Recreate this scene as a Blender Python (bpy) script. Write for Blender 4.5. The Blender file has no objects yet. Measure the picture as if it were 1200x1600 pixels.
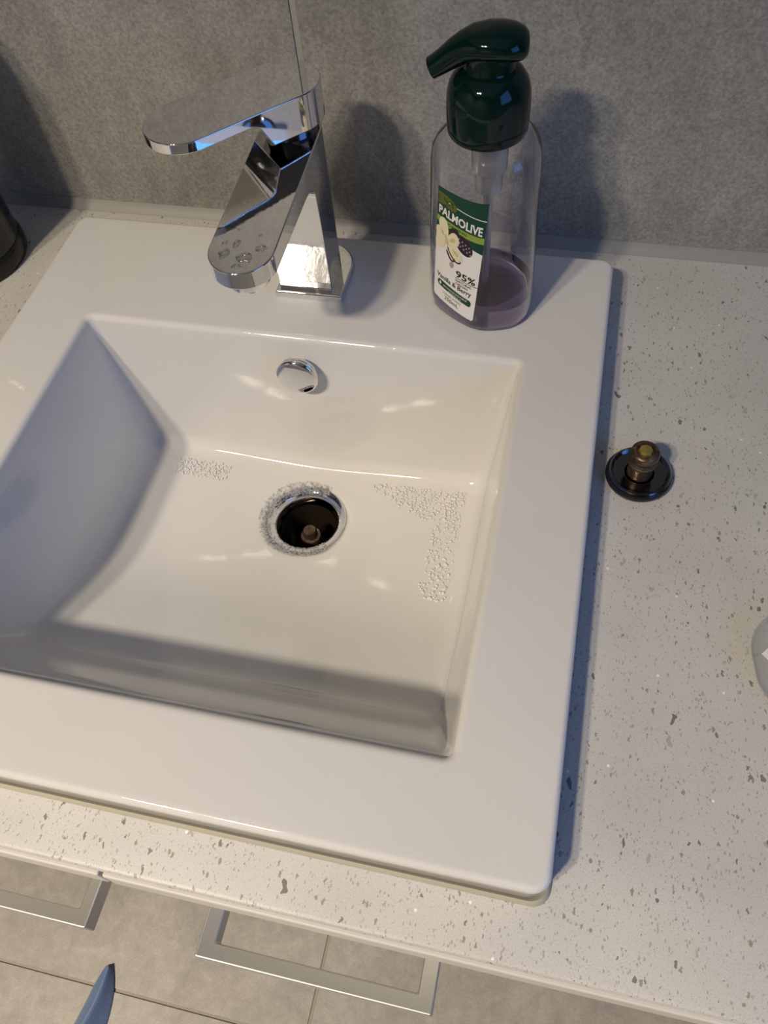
import bpy, math, random
from mathutils import Matrix, Vector, noise
random.seed(7)
S = bpy.context.scene
PI = math.pi
# ------------------------------------------------------------ camera
# metres; countertop is z=0, the basin's rear left corner is x=0, y=0, the wall is behind it (+y)
cd = bpy.data.cameras.new('camera'); cam = bpy.data.objects.new('camera', cd)
S.collection.objects.link(cam); S.camera = cam
cd.sensor_fit = 'HORIZONTAL'; cd.sensor_width = 36; cd.lens = 1281.577 / 1200 * 36
cd.clip_start = 0.01
_R = ((0.97411671, 0.21477952, -0.07047257), (0.14063331, -0.81991678, -0.55494031), (-0.17697146, 0.53066584, -0.8288998))
_x, _y, _z = Vector(_R[0]), -Vector(_R[1]), -Vector(_R[2])
m = Matrix((_x, _y, _z)).transposed().to_4x4(); m.translation = Vector((0.38863506, -0.49467466, 0.42332882))
cam.matrix_world = m
# ------------------------------------------------------------ world, lights, exposure
w = bpy.data.worlds.new('world'); S.world = w; w.use_nodes = True
w.node_tree.nodes['Background'].inputs[0].default_value = (0.35, 0.45, 0.6, 1)
w.node_tree.nodes['Background'].inputs[1].default_value = 0.15
S.view_settings.view_transform = 'Standard'; S.view_settings.look = 'None'
S.view_settings.gamma = 1; S.view_settings.use_curve_mapping = False
S.view_settings.exposure = 0.0
CEIL = 1.95; FLOOR = -0.87; WALLY = 0.0447
LAMPS = ((-0.38, -1.79), (-0.66, -1.79))
LAMP_W = 33.0; WARM = (1.0, 0.86, 0.67)
DAY_W = 7.0; DAY = (0.09, 0.34, 1.0)
def area(name, loc, rot, size, power, col, shape='DISK', size_y=None):
    l = bpy.data.lights.new(name, 'AREA'); l.shape = shape; l.size = size
    if size_y: l.size_y = size_y
    l.energy = power; l.color = col
    if shape == 'DISK': l.spread = math.radians(112)
    o = bpy.data.objects.new(name, l); S.collection.objects.link(o); o.location = loc; o.rotation_euler = rot
    return o
for lx, ly in LAMPS:
    area('ceiling_lamp_light', (lx, ly, CEIL - 0.022), (0, 0, 0), 0.15, LAMP_W, WARM)
area('window_daylight', (1.585, -1.0, 0.75), (0, PI / 2, 0), 0.9, DAY_W, DAY, 'RECTANGLE', 1.0)

# ------------------------------------------------------------ helpers
def link(o, parent=None):
    S.collection.objects.link(o)
    if parent is not None: o.parent = parent
    return o
def mesh(name, vs, fs, mat, parent=None, smooth=None, mats=None, midx=None):
    me = bpy.data.meshes.new(name); me.from_pydata([tuple(v) for v in vs], [], fs); me.update()
    if mat: me.materials.append(mat)
    for mm in (mats or []): me.materials.append(mm)
    if midx: me.polygons.foreach_set('material_index', midx)
    if smooth is not None:
        me.shade_smooth()
        if smooth < 180: me.set_sharp_from_angle(angle=math.radians(smooth))
    return link(bpy.data.objects.new(name, me), parent)
def thing(name, label, cat, loc=(0, 0, 0), group=None):
    o = bpy.data.objects.new(name, None); o.empty_display_size = 0.02; link(o); o.location = loc
    o['label'] = label; o['category'] = cat
    if group: o['group'] = group
    return o
def tag(o, label, cat, group=None, kind=None):
    o['label'] = label; o['category'] = cat
    if group: o['group'] = group
    if kind: o['kind'] = kind
    return o
def struct(o, label=None):
    o['kind'] = 'structure'
    if label: o['label'] = label
    return o
class MB:
    def __init__(s): s.v = []; s.f = []; s.m = []
    def add(s, vs, fs, mi=0):
        b = len(s.v); s.v += [tuple(v) for v in vs]; s.f += [tuple(i + b for i in f) for f in fs]; s.m += [mi] * len(fs)
    def box(s, a, b, mi=0):
        (x0, y0, z0), (x1, y1, z1) = a, b
        vs = [(x0,y0,z0),(x1,y0,z0),(x1,y1,z0),(x0,y1,z0),(x0,y0,z1),(x1,y0,z1),(x1,y1,z1),(x0,y1,z1)]
        s.add(vs, [(3,2,1,0),(4,5,6,7),(0,1,5,4),(1,2,6,5),(2,3,7,6),(3,0,4,7)], mi)
    def rings(s, rs, cap0=False, cap1=False, closed=False, mi=0):
        n = len(rs[0]); vs = [p for r in rs for p in r]; fs = []
        for k in range(len(rs) if closed else len(rs) - 1):
            a = k * n; b = ((k + 1) % len(rs)) * n
            for i in range(n):
                j = (i + 1) % n; fs.append((a + i, a + j, b + j, b + i))
        if cap0: fs.append(tuple(range(n))[::-1])
        if cap1: fs.append(tuple(range((len(rs) - 1) * n, len(rs) * n)))
        s.add(vs, fs, mi)
    def build(s, name, mat, parent=None, smooth=None, mats=None):
        return mesh(name, s.v, s.f, mat, parent, smooth, mats, s.m if mats else None)
def box(name, a, b, mat, parent=None, bev=0.0, seg=2):
    q = MB(); q.box(a, b); o = q.build(name, mat, parent)
    if bev: bevel(o, bev, seg)
    return o
def bevel(o, wd, seg=2, ang=30):
    b = o.modifiers.new('bevel', 'BEVEL'); b.width = wd; b.segments = seg; b.limit_method = 'ANGLE'; b.angle_limit = math.radians(ang)
    b.harden_normals = True
    for p in o.data.polygons: p.use_smooth = True
def circ(cx, cy, z, r, n=48):
    return [(cx + r * math.cos(2 * PI * i / n), cy + r * math.sin(2 * PI * i / n), z) for i in range(n)]
def lathe(mb, prof, c=(0, 0), n=48, cap0=False, cap1=False, M=None, mi=0):
    rs = []
    for r, z in prof:
        rg = circ(c[0], c[1], z, r, n)
        if M is not None: rg = [tuple(M @ Vector(p)) for p in rg]
        rs.append(rg)
    mb.rings(rs, cap0, cap1, mi=mi)
def rrect(x0, x1, y0, y1, r, z, m=24, c=6):
    """rounded rectangle, counter-clockwise from the right side's lower end; the point count never changes"""
    pts = []
    cs = [(x1 - r, y0 + r, -PI / 2), (x1 - r, y1 - r, 0), (x0 + r, y1 - r, PI / 2), (x0 + r, y0 + r, PI)]
    for k in range(4):
        cx, cy, a0 = cs[k]
        for i in range(c + 1):
            a = a0 + PI / 2 * i / c; pts.append((cx + r * math.cos(a), cy + r * math.sin(a), z))
        nx, ny, na = cs[(k + 1) % 4]
        e = (nx + r * math.cos(na), ny + r * math.sin(na)); s = pts[-1]
        for i in range(1, m):
            t = i / m; pts.append((s[0] + (e[0] - s[0]) * t, s[1] + (e[1] - s[1]) * t, z))
    return pts
def lerp(a, b, t): return a + (b - a) * t
def interp(x, tab):
    if x <= tab[0][0]: return tab[0][1]
    for (a, va), (b, vb) in zip(tab, tab[1:]):
        if x <= b: return lerp(va, vb, (x - a) / (b - a))
    return tab[-1][1]
def spline(pts, k=8, closed=False):
    n = len(pts); out = []; P = [Vector(p) for p in pts]
    rng = range(n if closed else n - 1)
    for i in rng:
        if closed: p0, p1, p2, p3 = P[(i - 1) % n], P[i], P[(i + 1) % n], P[(i + 2) % n]
        else: p0, p1, p2, p3 = P[max(i - 1, 0)], P[i], P[i + 1], P[min(i + 2, n - 1)]
        for j in range(k):
            t = j / k
            out.append(0.5 * ((2 * p1) + (p2 - p0) * t + (2 * p0 - 5 * p1 + 4 * p2 - p3) * t * t + (3 * p1 - p0 - 3 * p2 + p3) * t ** 3))
    if not closed: out.append(P[-1])
    return out
# ------------------------------------------------------------ materials
def nt(name):
    mt = bpy.data.materials.new(name); mt.use_nodes = True
    return mt, mt.node_tree.nodes, mt.node_tree.links, mt.node_tree.nodes['Principled BSDF']
def simple(name, col, rough=0.5, metal=0.0, trans=0.0, ior=1.45, coat=0.0, spec=0.5, emit=None):
    mt, N, L, b = nt(name)
    b.inputs['Base Color'].default_value = (*col, 1); b.inputs['Roughness'].default_value = rough
    b.inputs['Metallic'].default_value = metal; b.inputs['Transmission Weight'].default_value = trans
    b.inputs['IOR'].default_value = ior; b.inputs['Coat Weight'].default_value = coat
    b.inputs['Specular IOR Level'].default_value = spec
    return mt
def ramp(N, L, src, stops, interp_='LINEAR'):
    r = N.new('ShaderNodeValToRGB'); r.color_ramp.interpolation = interp_
    e = r.color_ramp.elements
    while len(e) < len(stops): e.new(0.5)
    for i, (p, c) in enumerate(stops): e[i].position = p; e[i].color = (*c, 1) if len(c) == 3 else c
    L.new(src, r.inputs[0]); return r
def noise_n(N, L, co, scale, detail=4, rough=0.55, dist=0.0):
    n = N.new('ShaderNodeTexNoise'); n.inputs['Scale'].default_value = scale; n.inputs['Detail'].default_value = detail
    n.inputs['Roughness'].default_value = rough; n.inputs['Distortion'].default_value = dist; L.new(co, n.inputs['Vector']); return n
def mixc(N, L, f, a, b, mode='MIX'):
    x = N.new('ShaderNodeMix'); x.data_type = 'RGBA'; x.blend_type = mode
    for k, val in ((0, f), (6, a), (7, b)):
        if isinstance(val, (int, float)): x.inputs[k].default_value = val
        elif isinstance(val, tuple): x.inputs[k].default_value = (*val, 1)
        else: L.new(val, x.inputs[k])
    return x.outputs[2]
def stone_tile(name, c0, c1, c2, rough=0.45, fs=480, lo=0.68):
    mt, N, L, b = nt(name)
    g = N.new('ShaderNodeNewGeometry'); co = g.outputs['Position']
    big = noise_n(N, L, co, 6, 5, 0.6, 0.6); r = ramp(N, L, big.outputs[0], [(0.30, c0), (0.52, c1), (0.75, c2)])
    fine = noise_n(N, L, co, fs, 3, 0.7); rf = ramp(N, L, fine.outputs[0], [(0.30, (lo, lo, lo)), (0.5, (1, 1, 1)), (0.72, (2.0 - lo, 2.0 - lo, 2.0 - lo))])
    mp = N.new('ShaderNodeMapping'); mp.inputs['Scale'].default_value = (1, 1, 0.35); L.new(co, mp.inputs[0])
    st = noise_n(N, L, mp.outputs[0], 60, 4, 0.65, 0.4); rs = ramp(N, L, st.outputs[0], [(0.3, (0.87, 0.87, 0.88)), (0.7, (1.12, 1.12, 1.11))])
    c = mixc(N, L, 1.0, r.outputs[0], rf.outputs[0], 'MULTIPLY'); c = mixc(N, L, 1.0, c, rs.outputs[0], 'MULTIPLY')
    L.new(c, b.inputs['Base Color']); b.inputs['Roughness'].default_value = rough
    bp = N.new('ShaderNodeBump'); bp.inputs['Strength'].default_value = 0.25; bp.inputs['Distance'].default_value = 0.0006
    L.new(fine.outputs[0], bp.inputs['Height']); L.new(bp.outputs[0], b.inputs['Normal'])
    return mt
M_wall = stone_tile('wall_tile_stone', (0.255, 0.252, 0.230), (0.31, 0.305, 0.280), (0.37, 0.362, 0.335), 0.42)
M_floor = stone_tile('floor_tile_stone', (0.25, 0.235, 0.21), (0.31, 0.29, 0.262), (0.37, 0.352, 0.318), 0.5, 650, 0.85)
M_grout_w = simple('wall_grout', (0.375, 0.37, 0.33), 0.8)
M_grout_f = simple('floor_grout', (0.30, 0.27, 0.22), 0.85)
M_sil = simple('grey_silicone', (0.30, 0.295, 0.28), 0.45)
M_paint = simple('white_paint', (0.75, 0.74, 0.71), 0.7)
M_sidewall = simple('side_wall_paint', (0.17, 0.165, 0.16), 0.5)

def ceramic():
    mt, N, L, b = nt('white_glazed_ceramic')
    g = N.new('ShaderNodeNewGeometry'); n = noise_n(N, L, g.outputs['Position'], 9, 3, 0.5)
    r = ramp(N, L, n.outputs[0], [(0.3, (0.68, 0.672, 0.65)), (0.7, (0.71, 0.705, 0.685))]); L.new(r.outputs[0], b.inputs['Base Color'])
    b.inputs['Roughness'].default_value = 0.05; b.inputs['IOR'].default_value = 1.5
    mp = N.new('ShaderNodeMapping'); mp.inputs['Scale'].default_value = (1.5, 0.7, 0.7); L.new(g.outputs['Position'], mp.inputs[0])
    n2 = noise_n(N, L, mp.outputs[0], 110, 4, 0.6, 0.5); bp = N.new('ShaderNodeBump'); bp.inputs['Strength'].default_value = 0.25
    bp.inputs['Distance'].default_value = 0.0003; L.new(n2.outputs[0], bp.inputs['Height']); L.new(bp.outputs[0], b.inputs['Normal'])
    return mt
M_cer = ceramic()
def quartz():
    mt, N, L, b = nt('speckled_quartz')
    g = N.new('ShaderNodeNewGeometry'); co = g.outputs['Position']
    n0 = noise_n(N, L, co, 14, 3, 0.5); base = ramp(N, L, n0.outputs[0], [(0.3, (0.54, 0.53, 0.50)), (0.7, (0.60, 0.59, 0.56))])
    fine = noise_n(N, L, co, 1300, 2, 0.7); rf = ramp(N, L, fine.outputs[0], [(0.28, (0.74, 0.74, 0.73)), (0.45, (1, 1, 1)), (0.75, (1.06, 1.06, 1.06))])
    col = mixc(N, L, 1.0, base.outputs[0], rf.outputs[0], 'MULTIPLY')
    for scale, dens, size, cc, dst in ((620, 0.62, 0.42, (0.36, 0.35, 0.31), 0.0006), (330, 0.80, 0.34, (0.27, 0.25, 0.20), 0.0012), (190, 0.90, 0.26, (0.15, 0.14, 0.115), 0.0018), (120, 0.80, 0.20, (0.40, 0.385, 0.34), 0.003), (150, 0.90, 0.2, (0.17, 0.16, 0.13), 0.0022), (78, 0.94, 0.20, (0.12, 0.115, 0.10), 0.0045)):
        wn = noise_n(N, L, co, scale * 2.0, 1, 0.5)
        sub = N.new('ShaderNodeVectorMath'); sub.operation = 'SCALE'; L.new(wn.outputs['Color'], sub.inputs[0]); sub.inputs['Scale'].default_value = dst * 1.9
        ad = N.new('ShaderNodeVectorMath'); ad.operation = 'ADD'; L.new(co, ad.inputs[0]); L.new(sub.outputs[0], ad.inputs[1])
        mp = N.new('ShaderNodeMapping'); mp.inputs['Scale'].default_value = (1.5, 0.7, 1.0); mp.inputs['Rotation'].default_value = (0, 0, scale); L.new(ad.outputs[0], mp.inputs[0])
        v = N.new('ShaderNodeTexVoronoi');  v.inputs['Scale'].default_value = scale; L.new(mp.outputs[0], v.inputs['Vector'])
        lt = N.new('ShaderNodeMath'); lt.operation = 'LESS_THAN'; L.new(v.outputs['Distance'], lt.inputs[0]); 
        sep = N.new('ShaderNodeSeparateColor'); L.new(v.outputs['Color'], sep.inputs[0])
        sz = N.new('ShaderNodeMath'); sz.operation = 'MULTIPLY'; L.new(sep.outputs[1], sz.inputs[0]); sz.inputs[1].default_value = size * 1.15; L.new(sz.outputs[0], lt.inputs[1])
        gt = N.new('ShaderNodeMath'); gt.operation = 'GREATER_THAN'; L.new(sep.outputs[0], gt.inputs[0]); gt.inputs[1].default_value = dens
        mu = N.new('ShaderNodeMath'); mu.operation = 'MULTIPLY'; L.new(lt.outputs[0], mu.inputs[0]); L.new(gt.outputs[0], mu.inputs[1])
        al = N.new('ShaderNodeMath'); al.operation = 'MULTIPLY'; L.new(mu.outputs[0], al.inputs[0]); al.inputs[1].default_value = 0.85
        col = mixc(N, L, al.outputs[0], col, cc)
    # a few bright glassy grains
    v = N.new('ShaderNodeTexVoronoi'); v.inputs['Scale'].default_value = 160; L.new(co, v.inputs['Vector'])
    lt = N.new('ShaderNodeMath'); lt.operation = 'LESS_THAN'; L.new(v.outputs['Distance'], lt.inputs[0]); lt.inputs[1].default_value = 0.12
    sep = N.new('ShaderNodeSeparateColor'); L.new(v.outputs['Color'], sep.inputs[0])
    gt = N.new('ShaderNodeMath'); gt.operation = 'GREATER_THAN'; L.new(sep.outputs[2], gt.inputs[0]); gt.inputs[1].default_value = 0.988
    mu = N.new('ShaderNodeMath'); mu.operation = 'MULTIPLY'; L.new(lt.outputs[0], mu.inputs[0]); L.new(gt.outputs[0], mu.inputs[1])
    col = mixc(N, L, mu.outputs[0], col, (0.85, 0.84, 0.8))
    L.new(col, b.inputs['Base Color']); b.inputs['Roughness'].default_value = 0.42; b.inputs['Specular IOR Level'].default_value = 0.3
    return mt
M_quartz = quartz()
M_chrome = simple('polished_chrome', (0.80, 0.80, 0.81), 0.035, 1.0)
def wet_chrome():
    mt, N, L, b = nt('water_marked_chrome')
    b.inputs['Base Color'].default_value = (0.78, 0.78, 0.78, 1); b.inputs['Metallic'].default_value = 1
    g = N.new('ShaderNodeNewGeometry'); n = noise_n(N, L, g.outputs['Position'], 90, 3, 0.6, 0.8)
    r = ramp(N, L, n.outputs[0], [(0.45, (0.03, 0.03, 0.03)), (0.7, (0.10, 0.10, 0.10))]); L.new(r.outputs[0], b.inputs['Roughness'])
    bp = N.new('ShaderNodeBump'); bp.inputs['Strength'].default_value = 0.12; bp.inputs['Distance'].default_value = 0.0003; L.new(n.outputs[0], bp.inputs['Height']); L.new(bp.outputs[0], b.inputs['Normal'])
    return mt
M_wchrome = wet_chrome()
M_satin = simple('satin_nickel', (0.56, 0.56, 0.53), 0.5, 1.0)
M_black = simple('black_rubber', (0.012, 0.012, 0.013), 0.18)
M_gun = simple('dark_chrome', (0.16, 0.16, 0.165), 0.14, 1.0)
def brass():
    mt, N, L, b = nt('tarnished_brass'); g = N.new('ShaderNodeNewGeometry'); n = noise_n(N, L, g.outputs['Position'], 260, 4, 0.6, 0.5)
    r = ramp(N, L, n.outputs[0], [(0.3, (0.07, 0.045, 0.032)), (0.55, (0.15, 0.10, 0.07)), (0.75, (0.26, 0.22, 0.15))]); L.new(r.outputs[0], b.inputs['Base Color'])
    b.inputs['Metallic'].default_value = 0.75; b.inputs['Roughness'].default_value = 0.38; return mt
M_brass = brass()
M_brass2 = simple('yellow_brass', (0.50, 0.40, 0.11), 0.35, 0.8)
M_pipe = simple('dark_wet_pipe', (0.02, 0.015, 0.012), 0.2)
M_plastic = simple('clear_plastic', (0.96, 0.96, 0.975), 0.03, 0, 1.0, 1.38)
M_liquid = simple('lilac_soap', (0.66, 0.52, 0.80), 0.02, 0, 1.0, 1.30)
M_green = simple('dark_green_plastic', (0.001, 0.013, 0.011), 0.07, 0, 0.0, 1.45, 0.0, 0.4)
M_greent = simple('green_translucent_plastic', (0.01, 0.11, 0.075), 0.15, 0, 0.35, 1.45)
M_tube = simple('milky_tube', (0.42, 0.43, 0.45), 0.35, 0, 0.3)
M_smoke = simple('smoked_glass', (0.025, 0.026, 0.022), 0.06, 0, 0.2, 1.45)
M_smoke2 = simple('black_glass', (0.008, 0.008, 0.008), 0.05)
M_white = simple('pale_stone_edge', (0.62, 0.60, 0.55), 0.45)
M_cab = simple('cabinet_laminate', (0.55, 0.53, 0.50), 0.4)
M_seal = simple('yellowed_sealant', (0.44, 0.41, 0.32), 0.5)
M_cloth = None
def cloth():
    mt, N, L, b = nt('blue_cloth'); g = N.new('ShaderNodeNewGeometry'); n = noise_n(N, L, g.outputs['Position'], 500, 2, 0.5)
    r = ramp(N, L, n.outputs[0], [(0.3, (0.075, 0.13, 0.26)), (0.7, (0.10, 0.17, 0.33))]); L.new(r.outputs[0], b.inputs['Base Color']); b.inputs['Roughness'].default_value = 0.85
    b.inputs['Sheen Weight'].default_value = 0.3; return mt
M_cloth = cloth()
def film_mat(name, diff, ior=1.33, rough=0.02, dcol=(0.85, 0.85, 0.86)):
    """thin wet film: see-through, mirror at its Fresnel share, a little milky by diff"""
    mt, N, L, b = nt(name); out = N['Material Output']
    tr = N.new('ShaderNodeBsdfTransparent'); gl = N.new('ShaderNodeBsdfGlossy'); gl.inputs['Roughness'].default_value = rough
    df = N.new('ShaderNodeBsdfDiffuse'); df.inputs['Color'].default_value = (*dcol, 1)
    m1 = N.new('ShaderNodeMixShader'); m1.inputs[0].default_value = diff; L.new(tr.outputs[0], m1.inputs[1]); L.new(df.outputs[0], m1.inputs[2])
    fr = N.new('ShaderNodeFresnel'); ge = N.new('ShaderNodeNewGeometry'); mr = N.new('ShaderNodeMapRange')
    mr.inputs['To Min'].default_value = ior; mr.inputs['To Max'].default_value = 1 / ior; L.new(ge.outputs['Backfacing'], mr.inputs['Value']); L.new(mr.outputs[0], fr.inputs['IOR'])
    m2 = N.new('ShaderNodeMixShader'); L.new(fr.outputs[0], m2.inputs[0]); L.new(m1.outputs[0], m2.inputs[1]); L.new(gl.outputs[0], m2.inputs[2])
    L.new(m2.outputs[0], out.inputs['Surface']); return mt
M_foam = film_mat('soap_bubbles', 0.70, 1.33, 0.12, (0.95, 0.94, 0.92)); M_foamd = film_mat('grey_soap_bubbles', 0.14, 1.33, 0.12); M_water = film_mat('water_film', 0.0, 1.5, 0.12)
def flat(name, col, rough=0.4): return simple(name, col, rough, spec=0.3)
L_white = flat('label_white', (0.80, 0.80, 0.80)); L_dkgreen = flat('label_dark_green', (0.008, 0.055, 0.035)); L_lime = flat('label_lime', (0.25, 0.37, 0.055))
L_olive = flat('label_olive', (0.10, 0.14, 0.025)); L_petal = flat('label_petal', (0.78, 0.73, 0.50)); L_petal2 = flat('label_petal_shade', (0.60, 0.53, 0.27))
L_black = flat('label_black', (0.012, 0.010, 0.012)); L_brown = flat('label_brown', (0.035, 0.012, 0.012)); L_grey = flat('label_grey', (0.35, 0.35, 0.33)); L_berry = flat('label_berry', (0.03, 0.015, 0.03))

# ============================================================ THE ROOM
XL, XR, YF = -1.3, 1.6, -2.7
wb = struct(box('wall_back', (XL, WALLY + 0.0010, FLOOR), (XR, WALLY + 0.12, CEIL), M_grout_w))
JX = 0.190; TS = 0.6; G = 0.0045
first = None
for i in range(-3, 3):
    for j in range(-2, 4):
        x0 = JX + i * TS; z0 = 0.0 + j * TS
        a = (max(x0 + G / 2, XL), WALLY, max(z0 + G / 2, FLOOR)); b = (min(x0 + TS - G / 2, XR), WALLY + 0.00095, min(z0 + TS - G / 2, CEIL))
        if b[0] - a[0] < 0.02 or b[2] - a[2] < 0.02: continue
        box('tile', a, b, M_wall, wb, 0.0004, 1)
fl = struct(box('floor', (XL, YF, FLOOR - 0.1), (XR, WALLY, FLOOR - 0.0022), M_grout_f))
JY = -0.515; TF = 0.6; G = 0.004
for i in range(-3, 3):
    for j in range(-4, 1):
        x0 = 0.1915 + i * TF; y0 = JY + j * TF
        a = (max(x0 + G / 2, XL), max(y0 + G / 2, YF), FLOOR - 0.0021); b = (min(x0 + TF - G / 2, XR), min(y0 + TF - G / 2, WALLY), FLOOR + random.uniform(-0.0004, 0.0004))
        if b[0] - a[0] < 0.02 or b[1] - a[1] < 0.02: continue
        box('tile', a, b, M_floor, fl, 0.0016, 2)
struct(box('ceiling', (XL, YF, CEIL), (XR, WALLY + 0.1, CEIL + 0.1), M_paint))
struct(box('wall_left', (XL - 0.1, YF, FLOOR - 0.1), (XL, WALLY + 0.12, CEIL + 0.1), M_sidewall))
struct(box('wall_front', (XL - 0.1, YF - 0.1, FLOOR - 0.1), (XR + 0.1, YF, CEIL + 0.1), M_sidewall))
q = MB()
wy0, wy1, wz0, wz1 = -1.5, -0.5, 0.3, 1.2
q.box((XR, YF, FLOOR - 0.1), (XR + 0.1, WALLY + 0.12, wz0)); q.box((XR, YF, wz1), (XR + 0.1, WALLY + 0.12, CEIL + 0.1))
q.box((XR, YF, wz0), (XR + 0.1, wy0, wz1)); q.box((XR, wy1, wz0), (XR + 0.1, WALLY + 0.12, wz1))
struct(q.build('wall_right', M_sidewall))
wn = struct(box('window_1', (XR + 0.05, wy0, wz0), (XR + 0.056, wy1, wz1), simple('frosted_pane', (0.75, 0.82, 0.9), 0.5, 0, 0.6)))
q = MB()
for a, b in (((wy0, wz0), (wy1, wz0 + .04)), ((wy0, wz1 - .04), (wy1, wz1)), ((wy0, wz0 + .04), (wy0 + .04, wz1 - .04)), ((wy1 - .04, wz0 + .04), (wy1, wz1 - .04))):
    q.box((XR + 0.03, a[0], a[1]), (XR + 0.048, b[0], b[1]))
q.build('window_frame', M_paint, wn)
# silicone bead where the counter meets the wall
q = MB(); n = 6
prof = [(WALLY, 0.0)] + [(WALLY - 0.007 + 0.007 * (1 - math.cos(PI / 2 * k / n)) , 0.0075 * math.sin(PI / 2 * k / n)) for k in range(n + 1)]
prof = [(WALLY - 0.0065, 0.0002), (WALLY - 0.0042, 0.0022), (WALLY - 0.002, 0.0048), (WALLY - 0.0004, 0.0075), (WALLY - 0.00005, 0.0075), (WALLY - 0.00005, 0.0002)]
q.rings([[(x, y, z) for y, z in prof] for x in [-0.95 + 2.3 * k / 60 for k in range(61)]], True, True)
struct(q.build('trim_1', M_sil, None, 40), 'grey silicone joint between the tiled wall and the countertop')
# ceiling lamps the highlights come from
for k, (lx, ly) in enumerate(LAMPS):
    t = thing('ceiling_lamp', ('round flush ceiling lamp on the white ceiling, nearer the window' if k == 0 else 'round flush ceiling lamp on the white ceiling, farther from the window'), 'lamp', (lx, ly, CEIL), 'round ceiling lamps')
    q = MB(); lathe(q, [(0.105, 0), (0.105, -0.022), (0.098, -0.028), (0.084, -0.028), (0.080, -0.020), (0.080, 0)], n=48); q.build('trim_ring', M_paint, t, 40)
# ============================================================ COUNTERTOP
CT = 0.024
ct = thing('countertop', 'pale speckled stone vanity countertop around the white basin', 'countertop', (0, 0, 0))
H = (0.028, 0.392, -0.398, -0.028)
X0, X1, Y0, Y1 = -0.95, 1.35, -0.4550, WALLY - 0.0003
q = MB()
def rcorner(x0, x1, y0, y1, z): return rrect(x0, x1, y0, y1, 0.0005, z)
q.rings([rcorner(X0, X1, Y0 + 0.012, Y1, -CT), rrect(H[0], H[1], H[2], H[3], 0.02, -CT), rrect(H[0], H[1], H[2], H[3], 0.02, 0), rcorner(X0, X1, Y0 + 0.0025, Y1, 0), rcorner(X0, X1, Y0 + 0.0008, Y1, -0.0008), rcorner(X0, X1, Y0, Y1, -0.0025), rcorner(X0, X1, Y0, Y1, -0.004), rcorner(X0, X1, Y0 + 0.012, Y1, -0.004)], closed=True)
q.build('slab', M_quartz, ct, 35)
SX = 0.2045
for a, b in ((X0, SX - 0.0012), (SX + 0.0006, X1)):
    o = box('edge_strip', (a, Y0 - 0.0022, -CT), (b, Y0 + 0.0118, -0.0045), M_quartz2 if 'M_quartz2' in globals() else M_white, ct, 0.0012, 2)
    o['label'] = 'plain pale polished front edge strip'
# ============================================================ CABINET
cab = thing('vanity_cabinet', 'wall hung pale vanity cabinet under the speckled countertop with two drawers', 'cabinet', (0, 0, -0.205))
def lz(z): return z + 0.205
FY = -0.440
box('side_panel', (X0 + .02, FY + .02, 0), (X0 + .038, WALLY - .002, lz(-CT)), M_cab, cab); box('side_panel', (X1 - .038, FY + .02, 0), (X1 - .02, WALLY - .002, lz(-CT)), M_cab, cab)
box('bottom_panel', (X0 + .038, FY + .02, 0.0), (X1 - .038, WALLY - .002, 0.016), M_cab, cab)
box('back_panel', (X0 + .038, WALLY - .012, 0.016), (X1 - .038, WALLY - .002, lz(-CT)), M_cab, cab)
def handle(x0, x1, parent):
    z1 = lz(-0.098); z0 = lz(-0.114); yf = -0.4775; wd = 0.0095
    q = MB()
    o_ = [(x0, FY), (x0, yf), (x1, yf), (x1, FY), (x1 - wd, FY), (x1 - wd, yf + wd), (x0 + wd, yf + wd), (x0 + wd, FY)]
    n = len(o_); vs = [(x, y, z0) for x, y in o_] + [(x, y, z1 - (0.0035 if i_ > 3 else 0)) for i_, (x, y) in enumerate(o_)]
    fs = [(i, (i + 1) % n, (i + 1) % n + n, i + n) for i in range(n)]
    fs += [(1, 0, 7, 6), (1, 6, 5, 2), (2, 5, 4, 3), (9, 14, 15, 8), (9, 10, 13, 14), (10, 11, 12, 13)]
    q.add(vs, fs); o = q.build('handle', M_satin, parent); bevel(o, 0.0014, 3); o['label'] = 'square satin metal bar handle'
for a, b, hx in ((X0 + .022, SX - .0015, (0.029, 0.167)), (SX + .0015, X1 - .022, (0.2355, 0.3735))):
    d = box('drawer', (a, FY, 0.002), (b, FY + 0.018, lz(-CT - 0.004)), M_cab, cab, 0.001, 1)
    handle(hx[0], hx[1], d)
# ============================================================ WASHBASIN
W_, D_, RH = 0.42, 0.4263, 0.0259
OP = (0.0555, 0.3667, -0.3742, -0.1102)         # bowl opening x0 x1 y0 y1
FLR = (0.0720, 0.3500, -0.3250, -0.1185)        # bowl floor outline
DC = (0.2162, -0.1705); DR = 0.0315
ZT = [(-0.330, -0.0570), (-0.318, -0.0640), (-0.300, -0.0722), (-0.285, -0.0785), (-0.265, -0.0878), (-0.245, -0.0952), (-0.225, -0.0998), (-0.20, -0.1020), (-0.17, -0.1023), (-0.12, -0.1022)]
def zfl(x, y):
    r = math.hypot(x - DC[0], y - DC[1]); s = 0.0
    for k in range(-2, 3): s += interp(y + k * 0.006, ZT)
    return s / 5 - 0.0085 * math.exp(-(r / 0.065) ** 2)
basin = thing('washbasin', 'white ceramic washbasin with square bowl set on the speckled countertop', 'washbasin', (0, 0, 0))
q = MB(); rs = []
def orect(o, z, r=0.009): return rrect(-o, W_ + o, -D_ - o, o, r, z)
rs.append(orect(-0.0025, 0.0003)); rs.append(orect(-0.0012, 0.002)); rs.append(orect(-0.0002, RH - 0.006)); rs.append(orect(0, RH - 0.0032))
for k in range(1, 6):
    a = PI / 2 * k / 5; rs.append(orect(-0.0032 * (1 - math.cos(a)), RH - 0.0032 + 0.0032 * math.sin(a), 0.009 - 0.003 * (1 - math.cos(a))))
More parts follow.
